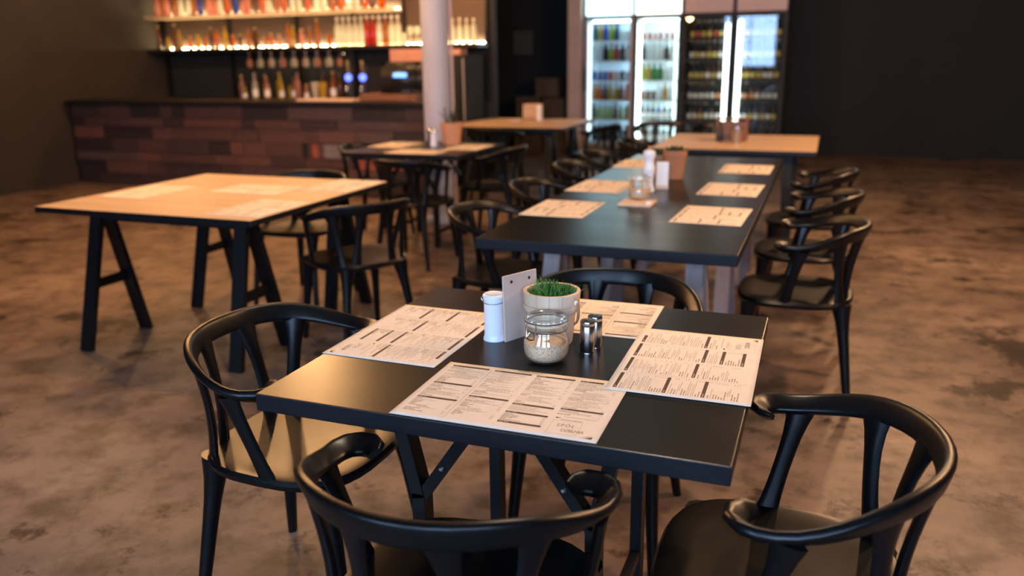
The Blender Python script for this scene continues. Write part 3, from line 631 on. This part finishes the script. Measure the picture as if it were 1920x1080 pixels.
fl = MB().lathe([(.05, 0), (.075, .010), (.08, .016), (.07, .013), (.001, .008)], 20).build('saucer', M['white'], None, True, (-3.22, 8.62, TZ)); tag(fl, 'small white saucer on the far oak table', 'saucer')
cd = empty('cutlery_caddy', (-.72, 7.0, TZ)); tag(cd, 'brown wooden cutlery caddy on the oak table before the dark fridge', 'caddy')
MB().box(-.12, .12, -.08, .08, 0, .012).build('base', M['brown_wood'], cd)
for sy in (-1, 1): MB().box(-.12, .12, sy*.08-.006, sy*.08+.006, .0125, .15, bev=.003).build('side_panel', M['brown_wood'], cd)
for sx in (-1, 1): MB().box(sx*.114-.006, sx*.114+.006, -.073, .073, .0125, .19, bev=.003).build('end_panel', M['brown_wood'], cd)
MB().sweep([(-.107, 0, .175), (.107, 0, .175)], .009, 10).build('handle', M['brown_wood'], cd, True)
cu_ = MB().lathe([(.04, 0), (.05, .12), (.048, .12), (.038, .006), (.001, .006)], 22).build('steel_cup', M['steel'], None, True, (-.66, 6.80, TZ)); tag(cu_, 'tapered steel cup in front of the cutlery caddy', 'cup')
pp_ = empty('pepper_bottle', (-.80, 6.86, TZ)); tag(pp_, 'small dark bottle left of the steel cup on the oak table', 'bottle')
MB().lathe([(.022, 0), (.024, .01), (.024, .09), (.010, .12), (.010, .14)], 16).build('body', M['appliance'], pp_, True); MB().lathe([(.012, .1402), (.012, .16), (.001, .162)], 12).build('cap', M['dark_cap'], pp_, True)

# ---------------------------------------------------------------- bottles and glasses: shared meshes
def bottle_mesh(kind):
    P = dict(beer=[(.028, 0), (.030, .006), (.030, .13), (.026, .155), (.013, .185), (.012, .222)], spirit=[(.036, 0), (.038, .006), (.038, .19), (.032, .212), (.014, .235), (.0135, .285)],
             wine=[(.034, 0), (.036, .006), (.036, .17), (.030, .2), (.0145, .235), (.0135, .295)], can=[(.026, 0), (.032, .008), (.032, .11), (.026, .12)],
             juice=[(.030, 0), (.033, .006), (.033, .12), (.026, .145), (.02, .165), (.02, .18)], square=[(.030, 0), (.042, .004), (.042, .15), (.034, .17), (.014, .185), (.014, .215)])[kind]
    seg = 4 if kind == 'square' else 14
    return MB().lathe(P, seg), P[-1][1], P[-1][0], P
BM = {}
def bottle(kind, glass, x, y, z, label, group, s=1.0, cap='dark_cap', lab=None, nm=None, cat='bottle'):
    key = (kind, glass, cap, lab)
    if key not in BM:
        mb, h, rn, P = bottle_mesh(kind)
        body = mb.mesh('bottle', BG[glass], True)
        cm = MB().lathe([(rn+.0015, h+.0003), (rn+.002, h+.018), (rn*.8, h+.021)], 10).mesh('cap', M[cap], True) if kind != 'can' else MB().lathe([(rn, h+.0003), (rn*.95, h+.003)], 12).mesh('lid', M['wire'], True)
        lm = MB().lathe([(P[1][0]+.0008, P[2][1]*.25), (P[1][0]+.0008, P[2][1]*.75)], 14, cap0=False, cap1=False).mesh('label', M[lab], True) if (lab and kind != 'square') else None
        BM[key] = (body, cm, lm)
    body, cm, lm = BM[key]
    o = link(nm or {'can': 'drink_can'}.get(kind, 'bottle'), body, None, (x, y, z), R.uniform(0, 6) if kind != 'square' else PI/4); o.scale = (s, s, s); tag(o, label, 'can' if kind == 'can' else cat, group)
    link('lid' if kind == 'can' else 'cap', cm, o)
    if lm: link('label', lm, o)
    return o
M['lab_white'] = mat('lab_white', (0.75, 0.73, 0.68), 0.6); M['lab_red'] = mat('lab_red', (0.6, 0.08, 0.06), 0.6); M['lab_yellow'] = mat('lab_yellow', (0.65, 0.5, 0.12), 0.6); M['lab_orange'] = mat('lab_orange', (0.65, 0.26, 0.1), 0.6)
GLS = {}
def glassware(kind, x, y, z, label, group, glass='clear', flip=False):
    if (kind, glass) not in GLS:
        prof = dict(wine=[(.034, 0), (.034, .003), (.005, .008), (.004, .085), (.02, .1), (.038, .13), (.038, .165), (.032, .2)], tumbler=[(.030, 0), (.033, .004), (.038, .13)], beer=[(.032, 0), (.034, .006), (.030, .03), (.042, .16), (.042, .19)])[kind]
        GLS[(kind, glass)] = MB().lathe(prof, 16, cap1=False).mesh('drinking_glass', BG[glass], True)
    o = link({'wine': 'wine_glass', 'tumbler': 'tumbler', 'beer': 'beer_glass'}[kind], GLS[(kind, glass)], None, (x, y, z)); tag(o, label, 'glass', group)
    if flip: o.rotation_euler = (PI, 0, 0)
    return o

# ---------------------------------------------------------------- bar counter
BX0, BX1 = -8.55, -3.79
bar = empty('bar_counter', ((BX0+BX1)/2, 7.8, 0)); tag(bar, 'bar counter clad in reddish reclaimed boards under a black top', 'bar counter')
ox = (BX0+BX1)/2
MB().box(BX0-ox, BX1-ox, -.22, .25, 0, .955).build('body', M['brown_panel'], bar)
MB().box(BX0-ox, BX1-ox+.03, -.31, .30, .956, 1.0, bev=.004).build('worktop', M['counter_dark'], bar)
MB().box(BX1-ox+.035, BX1-ox+.05, -.28, .25, .18, 1.04, bev=.002).build('glass_end_panel', M['green_glass'], bar)
rows = [(.02, .14), (.145, .29), (.295, .40), (.405, .555), (.56, .70), (.705, .80), (.805, .95)]
rp = random.Random(21)
special = [(-5.30, -5.22, 3, 8), (-5.18, -5.10, 3, 6), (-5.02, -4.56, 3, 7), (-4.62, -4.10, 2, 6)]
for ri, (z0, z1) in enumerate(rows):
    x = BX0
    segs = []
    while x < BX1-.02:
        w = rp.choice((.18, .3, .45, .6, .8)); e = min(x+w, BX1)
        if BX1-e < .1: e = BX1
        segs.append((x, e, rp.choice((0, 0, 1, 2, 2, 3, 4, 4, 5)))); x = e
    for (a, b_, row, mi) in special:
        if row == ri:
            new = []
            for (s0, s1, m_) in segs:
                if s1 <= a or s0 >= b_: new.append((s0, s1, m_)); continue
                if s0 < a: new.append((s0, a, m_))
                if s1 > b_: new.append((b_, s1, m_))
            segs = new+[(a, b_, mi)]
    for s0, s1, m_ in segs:
        d = rp.uniform(.006, .03) if m_ != 8 else .002
        MB().box(s0-ox+.003, s1-ox-.003, -.22-d, -.2205, z0+.002, z1-.002, bev=.002).build('board', PLANKS[m_], bar)
# things on the counter
def on_counter(x): return x
sb = MB().box(-.34, .34, -.13, .13, 0, .022, bev=.006).build('serving_board', M['pale_wood'], None, False, (-4.98, 7.68, 1.0005)); tag(sb, 'pale serving board lying on the bar counter', 'board')
for k, (x, l) in enumerate(((-4.82, 'left'), (-4.645, 'right'))):
    t = empty('beer_tap', (x, 7.86, 1.0005)); tag(t, 'black beer tap with glowing blue badge, the %s one' % l, 'beer tap', 'beer taps on the bar counter')
    MB().lathe([(.05, 0), (.05, .012), (.028, .02), (.026, .34), (.02, .37), (.001, .375)], 18).build('tower', M['appliance'], t, True)
    bo = MB().lathe([(.036, 0), (.038, .006), (.038, .022), (.001, .024)], 20).build('badge', M['blue_badge'], t, True); bo.location = (0, -.024, .238); bo.rotation_euler = (PI/2, 0, 0)
    MB().sweep([(0, -.02, .15), (0, -.07, .15), (0, -.085, .135), (0, -.085, .10)], .010, 8).build('spout', M['wire'], t, True)
    MB().sweep([(0, -.03, .29), (0, -.045, .33), (0, -.04, .41)], [.008, .011, .016], 10).build('tap_lever', M['gold_cap'], t, True)
ty = empty('wooden_tray', (-4.26, 7.85, 1.0005)); tag(ty, 'reddish wooden drawer tray under the till on the bar', 'tray')
MB().box(-.33, .33, -.21, .20, 0, .075, bev=.004).build('body', M['brown_wood'], ty); MB().box(-.25, .25, -.222, -.2105, .012, .062, bev=.002).build('drawer_front', M['brown_wood'], ty)
till = empty('till', (-4.17, 7.86, 1.0765)); tag(till, 'black rounded till with glowing blue display on the bar', 'till')
b = bmesh.new(); bmesh.ops.create_cube(b, size=1)
for v in b.verts: v.co = Vector((v.co.x*.54*(1 if v.co.z < 0 else .84), v.co.y*.36*(1 if v.co.z < 0 else .7)+(.0 if v.co.z < 0 else .04), .16+v.co.z*.32))
bmesh.ops.bevel(b, geom=b.edges[:], offset=.05, segments=4, affect='EDGES'); me = bpy.data.meshes.new('housing'); b.to_mesh(me); b.free(); me.materials.append(M['appliance'])
for p in me.polygons: p.use_smooth = True
link('housing', me, till)
dp = MB().box(-.075, .075, -.012, .0, -.022, .022, bev=.004).build('display', M['blue_screen'], till); dp.location = (.045, -.17, .185); dp.rotation_euler = (math.radians(-12), 0, 0)
for k, x in enumerate((-5.16, -5.30)):
    glassware('beer', x, 7.84 + .06*k, 1.0005, 'tall beer glass on the bar counter left of the taps, %s' % ('nearer the taps' if k == 0 else 'farther from the taps'), 'beer glasses on the bar', 'yellow' if k == 0 else 'clear')

# ---------------------------------------------------------------- back bar
bb = empty('back_bar_shelves', (-6.2, 9.1, 0)); tag(bb, 'lit wooden back bar shelves full of bottles behind the counter', 'shelving')
MB().box(-2.35, 2.42, .175, .195, 1.57, 2.75).build('back_panel', M['brown_panel'], bb)
MB().box(-2.35, 2.42, .175, .195, .95, 1.5695).build('back_panel', M['wall_black'], bb)
MB().box(-2.35, 1.32, -.18, .17, 1.975, 2.0).build('shelf', M['oak'], bb)
MB().box(-2.35, 2.42, -.18, .17, 1.545, 1.59).build('shelf', M['counter_dark'], bb)
for x in (-2.33, -1.25, -.2, .62, 1.33, 2.40): MB().box(x-.012, x+.012, .12, .172, .94, 2.75).build('upright', M['metal_black'], bb)
for k in range(8):
    x0 = -2.30+k*.45; MB().box(x0, x0+.42, .130, .150, 2.0005, 2.013).build('light_strip', M['led_warm'], bb)
for k in range(10):
    x0 = -2.30+k*.47; MB().box(x0, x0+.44, .130, .150, 1.5905, 1.602).build('light_strip', M['led_warm'], bb)
bc = empty('back_counter', (-6.2, 9.0, 0)); tag(bc, 'dark back counter below the lit shelves', 'counter')
MB().box(-2.35, 1.40, -.3, .28, 0, .90).build('body', M['counter_dark'], bc); MB().box(-2.35, 1.40, -.32, .28, .901, .94, bev=.003).build('worktop', M['counter_dark'], bc)
for k in range(6): MB().box(-2.33+k*.62, -2.33+k*.62+.605, -.322, -.3005, .08, .88, bev=.003).build('door', M['appliance'], bc)
# upper shelf
G = 'bottles on the upper bar shelf'; x = -8.42; k = 0
cols_up = ['clear', 'amber', 'red', 'amber', 'pink', 'clear', 'brown', 'clear', 'blue', 'orange', 'pink', 'orange', 'amber', 'pink']
while x < -4.93:
    g_ = R.choice(cols_up); bottle(R.choice(['spirit', 'spirit', 'wine', 'square']), g_, x, 9.02+R.uniform(-.03, .03), 2.0005, '%s %s bottle from the left on the upper bar shelf' % (ORD[k], {'clear': 'clear glass'}.get(g_, g_)), G, R.uniform(.9, 1.1), R.choice(['dark_cap', 'gold_cap'])); x += R.uniform(.095, .125); k += 1
# lower shelf: amber bottles, a row of clear bottles with a red one, then glasses
G = 'bottles on the lower bar shelf'; x = -8.40; k = 0
while x < -5.78:
    g_ = R.choice(['amber', 'brown', 'pink', 'amber', 'orange', 'brown', 'yellow']); bottle(R.choice(['spirit', 'wine', 'square', 'juice']), g_, x, 9.03+R.uniform(-.05, .03), 1.5905, '%s %s bottle from the left end of the lower bar shelf' % (ORD[k], g_), G, R.uniform(.75, 1.05), R.choice(['dark_cap', 'gold_cap'])); x += R.uniform(.1, .14); k += 1
x = -5.68; k = 0
seq = ['clear', 'clear', 'clear', 'clear', 'clear', 'red', 'red', 'clear', 'amber', 'clear', 'clear']
for k, g_ in enumerate(seq):
    bottle('spirit', g_, x, 9.04, 1.5905, '%s bottle, %s, in the tall row right of the amber bottles' % (ORD[k], {'clear': 'clear glass'}.get(g_, g_)), G, 1.08, 'lab_white'); x += .083
G = 'clear glasses on the lower bar shelf'; k = 0
while x < -4.40:
    glassware(R.choice(['wine', 'tumbler', 'tumbler']), x, 9.02, 1.5905, '%s clear glass on the lower bar shelf between bottles and column' % ORD[k], G); x += .088; k += 1
G = 'clear bottles on the lower bar shelf by its right end'
for k in range(6): bottle('spirit' if k != 3 else 'wine', 'clear', -4.31+k*.088, 9.03, 1.5905, '%s clear bottle from the column at the right end of the bar shelf' % ORD[k], G, .88, 'lab_white')
# stemware hanging under the lower shelf and bottles on the back counter
G = 'wine glasses hanging under the bar shelf'
for k in range(16): glassware('wine', -6.95+k*.085, 8.99+(.05 if k % 2 else -.04), 1.5445, '%s wine glass from the left hanging under the bar shelf' % ORD[k], G, 'pink' if k % 3 == 0 else 'clear', True)
G = 'bottles on the back counter'
for k in range(17):
    g_ = R.choice(['amber', 'clear', 'yellow', 'clear', 'brown', 'pink']); bottle(R.choice(['wine', 'spirit', 'juice']), g_, -7.15+k*.092, 8.98+R.uniform(-.08, .08), .9405, '%s bottle from the left on the back counter, %s glass' % (ORD[k], g_), G, R.uniform(.9, 1.12), R.choice(['dark_cap', 'gold_cap']), 'lab_white' if k % 2 else None)
# added strip light, hidden behind a lip, to brighten the hanging glasses
ul = empty('glass_fill_strip', (-6.35, 9.12, 1.5)); tag(ul, 'added warm strip light under the lower bar shelf, brightening the glasses', 'lamp')
MB().box(-.7, .7, -.03, .02, 0, .04).box(-.7, .7, -.034, -.0305, -.04, .04).build('housing', M['metal_black'], ul); MB().box(-.68, .68, -.015, .015, -.008, -.0005).build('diffuser', M['strip_fill'], ul)
# boxes and the black appliance at the right end
ap = empty('bottle_cooler', (-4.04, 8.85, 0)); tag(ap, 'black bottle cooler with a blue light at the bar end', 'cooler')
MB().box(-.24, .24, -.28, .28, 0, 1.46, bev=.01).build('cabinet', M['wall_black'], ap); MB().box(-.20, .19, -.296, -.2805, .15, 1.40, bev=.006).build('door', M['wall_black'], ap)
MB().box(.226, .238, -.292, -.2805, .2, 1.42).build('edge_trim', M['fridge_frame'], ap)
bl = MB().lathe([(.035, 0), (.035, .008), (.001, .01)], 16).build('indicator', M['blue_led'], ap, True); bl.location = (.0, -.297, 1.06); bl.rotation_euler = (PI/2, 0, 0)
pb = MB().box(-.26, .26, -.12, .12, 0, .30, bev=.004).build('carton', M['pink_card'], None, False, (-4.50, 8.55, 0)); pb.location = (-4.545, 8.85, 1.2305); tag(pb, 'pinkish carton under the bar shelf beside the column', 'carton')
st = empty('shelf_stand', (-4.53, 8.85, 0)); tag(st, 'dark stand carrying the pinkish carton behind the till', 'stand')
MB().box(-.23, .23, -.18, .18, 1.2, 1.23).build('top', M['metal_black'], st)
for sx in (-1, 1):
    for sy in (-1, 1): MB().box(sx*.21-.015, sx*.21+.015, sy*.16-.015, sy*.16+.015, 0, 1.1995).build('leg', M['metal_black'], st)
pf = MB().box(-.2, .15, -.1, .1, 0, .06, bev=.003).build('carton', M['pink_card'], None, False, (-4.03, 8.75, 1.4605)); tag(pf, 'flat pinkish carton on top of the black bottle cooler', 'carton')
# notice and cardboard boxes at the black wall
nt_ = empty('wall_notice', (-4.62, 12.79, 1.44)); tag(nt_, 'dim framed notice on the black wall', 'notice')
MB().box(-.19, .19, -.02, 0, 0, .42).build('frame', M['metal_black'], nt_); MB().box(-.165, .165, -.024, -.0205, .025, .395).build('sheet', M['fridge_grey'], nt_)
for (x, y, z, w, h, l) in ((-4.34, 12.35, 0, .5, .5, 'bottom left'), (-3.88, 12.3, 0, .42, .46, 'bottom right'), (-4.34, 12.35, .5005, .44, .34, 'middle left'), (-3.9, 12.3, .4605, .40, .36, 'middle right'), (-4.03, 12.36, .8405, .42, .28, 'topmost')):
    cb = empty('cardboard_box', (x, y, z)); tag(cb, 'brown cardboard box stacked by the black wall, %s of the pile' % l, 'box', 'cardboard boxes by the black wall')
    MB().box(-w/2+.03, w/2-.03, -.2, .2, 0, h-.003, bev=.003).build('carton', M['kraft_dark'], cb)
    for sx in (-1, 1): MB().box(-w/2+.03, w/2-.03, min(sx*.002, sx*.2), max(sx*.002, sx*.2), h-.0028, h-.0002).build('flap', M['kraft_dark'], cb)

# ---------------------------------------------------------------- fridges
FY0, FY1, FZ0 = 12.0, 12.65, .12
def fridge(x0, x1, label, frame, inner, sign, led_l, led_r, led, zt=1.955, led_top=None, side=None):
    o = empty('display_fridge', ((x0+x1)/2, FY0, 0)); tag(o, label, 'fridge', 'glass door fridges along the back wall'); w = (x1-x0)/2-.006
    c = MB(); c.box(-w, w, .63, .65, FZ0, zt); c.box(-w, -w+.03, .045, .63, FZ0, zt); c.box(w-.03, w, .045, .63, FZ0, zt); c.box(-w+.03, w-.03, .045, .63, FZ0, FZ0+.03); c.box(-w+.03, w-.03, .045, .63, zt-.03, zt)
    c.build('cabinet', inner, o); MB().box(-w, w, .06, .6, 0, FZ0-.0005).build('plinth', M['fridge_black'], o)
    MB().box(-w, w, .02, .62, zt+.001, 2.78).build('header_box', M['fridge_black'], o); MB().box(-w+.02, w-.02, .0, .0195, zt+.03, 2.75, bev=.006).build('header_sign', sign, o)
    t = .045; d = MB(); d.box(-w, -w+t, 0, .04, FZ0, zt); d.box(w-t, w, 0, .04, FZ0, zt); d.box(-w+t, w-t, 0, .04, FZ0, FZ0+t); d.box(-w+t, w-t, 0, .04, zt-t*.7, zt)
    do = d.build('door', frame, o); MB().box(-w+t, w-t, .016, .022, FZ0+t, zt-t*.7).build('pane', M['door_glass'], do)
    MB().sweep([(-w+.022, -.001, .95), (-w+.022, -.035, .97), (-w+.022, -.035, 1.25), (-w+.022, -.001, 1.27)], .010, 8).build('handle', M['fridge_black'], do, True)
    zs = [.20, .52, .80, 1.08, 1.36, 1.64]
    for z in zs: MB().box(-w+.035, w-.035, .08, .60, z-.022, z, bev=.003).build('shelf', M['fridge_white'] if inner is M['fridge_white'] else M['fridge_grey'], o)
    if led_l: MB().box(-w+.048, -w+.048+led_l, .048, .07, .25, zt-.08).build('light_tube', led, o)
    if led_r: MB().box(w-.048-led_r, w-.048, .048, .07, .42, zt-.12).build('light_tube', led, o)
    if side: MB().box(w-.046, w-.031, .56, .62, .2, zt-.05).build('light_tube', side, o)  # hidden tube added in the back corner to brighten the interior
    if led_top: MB().box(-w+.1, w-.06, .10, .16, zt-.055, zt-.035).build('light_tube', led_top, o)
    return zs, (x0+x1)/2, w
FX = [-3.40, -2.675, -1.99, -1.29, -.59]
F1 = fridge(FX[0], FX[1], 'glass door fridge with cool blue light and lit header, leftmost', M['fridge_frame'], M['fridge_white'], M['sign_blue'], .035, 0, M['tube_cool'], led_top=M['tube_top'], side=M['fill_cool'])
F2 = fridge(FX[1], FX[2], 'very bright white glass door fridge, second from the left', M['fridge_black'], M['fridge_white'], M['sign_warm'], .05, 0, M['tube_green'], led_top=M['tube_green'], side=M['fill_green'])
F3 = fridge(FX[2], FX[3], 'dark glass door fridge with beer bottles, third from the left', M['fridge_black'], M['fridge_grey'], M['sign_pink'], 0, .055, M['led_edge'])
F4 = fridge(FX[3], FX[4], 'dark glass door fridge at the right end of the row', M['fridge_black'], M['fridge_grey'], M['sign_pink'], .055, 0, M['led_edge'])
def stock(F, si, items, names, z_off=.0005, step=.0815, y=12.17, start=.115):
    zs, cx, w = F; z = zs[si]+z_off; x = cx-w+start; k = 0; fr = {-3.0375: 'leftmost'}.get(cx)
    which = {0: 'leftmost fridge', 1: 'bright second fridge', 2: 'dark third fridge', 3: 'rightmost fridge'}[names]
    shelf = ['bottom', 'second lowest', 'third lowest', 'middle upper', 'second highest', 'top'][si]
    while x < cx+w-.085:
        kind, g_, cap, lab, s = items[k % len(items)] if len(items) > 3 else R.choice(items)
        bottle(kind, g_, x, y+R.uniform(-.015, .015), z, '%s %s from left, %s, on %s shelf of %s' % (ORD[k], 'can' if kind == 'can' else 'bottle', {'clear': 'clear'}.get(g_, g_), shelf, which), 'drinks in the %s' % which, min(1.2, s*1.2) if kind == 'juice' else 1.1*s if kind == 'can' else 1.03, cap, lab); x += step; k += 1
I = lambda kind, g_, cap='dark_cap', lab=None, s=1.0: (kind, g_, cap, lab, s)
stock(F1, 0, [I('juice', 'dark', s=1.1)], 0); stock(F1, 1, [I('juice', 'dark'), I('juice', 'lime', s=.9), I('juice', 'brown')], 0)
stock(F1, 2, [I('juice', 'orange', s=1.1), I('juice', 'orange', s=1.1), I('juice', 'brown', s=1.1), I('juice', 'yellow', s=1.1), I('juice', 'yellow', s=1.1), I('juice', 'brown')], 0)
stock(F1, 3, [I('can', 'blue'), I('can', 'blue'), I('can', 'blue'), I('can', 'red'), I('can', 'pink'), I('can', 'dark'), I('can', 'white')], 0)
stock(F1, 4, [I('juice', 'white', 'lab_white'), I('juice', 'white', 'lab_white'), I('juice', 'dark'), I('juice', 'lime'), I('juice', 'red'), I('juice', 'dark'), I('juice', 'white', 'lab_white')], 0)
stock(F1, 5, [I('juice', 'teal'), I('juice', 'yellow'), I('juice', 'blue'), I('juice', 'lime'), I('juice', 'teal'), I('can', 'white'), I('can', 'white')], 0)
stock(F2, 0, [I('beer', 'dark', lab='lab_white', s=.9), I('beer', 'brown', lab='lab_white', s=.9), I('beer', 'teal', lab='lab_white', s=.9)], 1)
stock(F2, 1, [I('beer', 'dark', 'lab_white', 'lab_white', .95), I('beer', 'brown', 'lab_white', 'lab_white', .95), I('beer', 'dark', 'lab_yellow', 'lab_white', .95), I('beer', 'blue', 'lab_white', 'lab_white', .95), I('beer', 'dark', 'lab_white', 'lab_white', .95)], 1)
stock(F2, 2, [I('can', 'amber'), I('can', 'brown'), I('can', 'brown'), I('juice', 'white', 'lab_white'), I('juice', 'yellow'), I('juice', 'white', 'lab_white')], 1)
stock(F2, 3, [I('juice', 'lime'), I('juice', 'yellow'), I('juice', 'green'), I('juice', 'green'), I('juice', 'white', 'lab_white'), I('juice', 'white', 'lab_white')], 1)
stock(F2, 4, [I('juice', 'dark'), I('juice', 'white', 'lab_white'), I('juice', 'white', 'lab_white'), I('juice', 'white', 'lab_white')], 1)
stock(F2, 5, [I('can', 'red', s=.8), I('can', 'red', s=.8), I('can', 'pink', s=.8), I('can', 'red', s=.8)], 1)
for si in range(6):
    labs = [['lab_white'], ['lab_white', 'lab_yellow'], ['lab_orange', 'lab_white', 'lab_white'], ['lab_white', 'lab_yellow'], ['lab_yellow', 'lab_white'], ['lab_yellow', 'lab_red', 'lab_yellow']][si]
    for F, nme in ((F3, 2), (F4, 3)):
        stock(F, si, [I('beer', R.choice(['dark', 'brown', 'dark', 'brown']), R.choice(['dark_cap', 'gold_cap', 'lab_white']), R.choice(labs), 1.0) for _ in range(7)], nme, step=.078, y=12.15)

# ---------------------------------------------------------------- pendant lamps above the tables (over the top of the frame)
def pendant(x, y, z, label, big=True):
    o = empty('pendant_lamp', (x, y, z)); tag(o, label, 'lamp', 'pendant lamps')
    MB().lathe([(.075, -.06), (.075, .06)] if False else [(.001, -.075), (.035, -.066), (.06, -.045), (.074, -.01), (.07, .03), (.045, .065), (.022, .085)], 20).build('bulb', M['bulb_mid'] if big == 'mid' else M['bulb'] if big else M['bulb_fill'] if big is None else M['bulb_dim'], o, True)
    MB().lathe([(.026, .0855), (.028, .13), (.012, .15)], 14).build('socket', M['metal_black'], o, True)
    MB().sweep([(0, 0, .1495), (0, 0, ZC-z)], .004, 6).build('cord', M['metal_black'], o)
PEND = [(-3.25, 3.5, 2.3, 'above the left oak table', 'mid'), (-3.75, 5.2, 2.4, 'left of the small black table', False), (1.15, 3.3, 2.3, 'right of the near half of the long table', True), (1.15, 5.4, 2.35, 'right of the far half of the long table', True),
        (-4.1, 8.3, 2.4, 'left of the far oak table', False), (.45, 7.0, 2.4, 'right of the far right oak table', True), (-4.9, 7.1, 2.6, 'before the bar, right', False), (-6.6, 7.1, 2.6, 'before the bar, left', False), (-4.9, 4.2, 2.4, 'over the floor at the left', False), (-.5, 2.35, 2.4, 'above the nearest table, added to light the menus', None)]  # last pendant is unseen, added to put warm light on the menus
for x, y, z, l, big in PEND: pendant(x, y, z, 'glowing warm globe pendant lamp hanging ' + l, big)
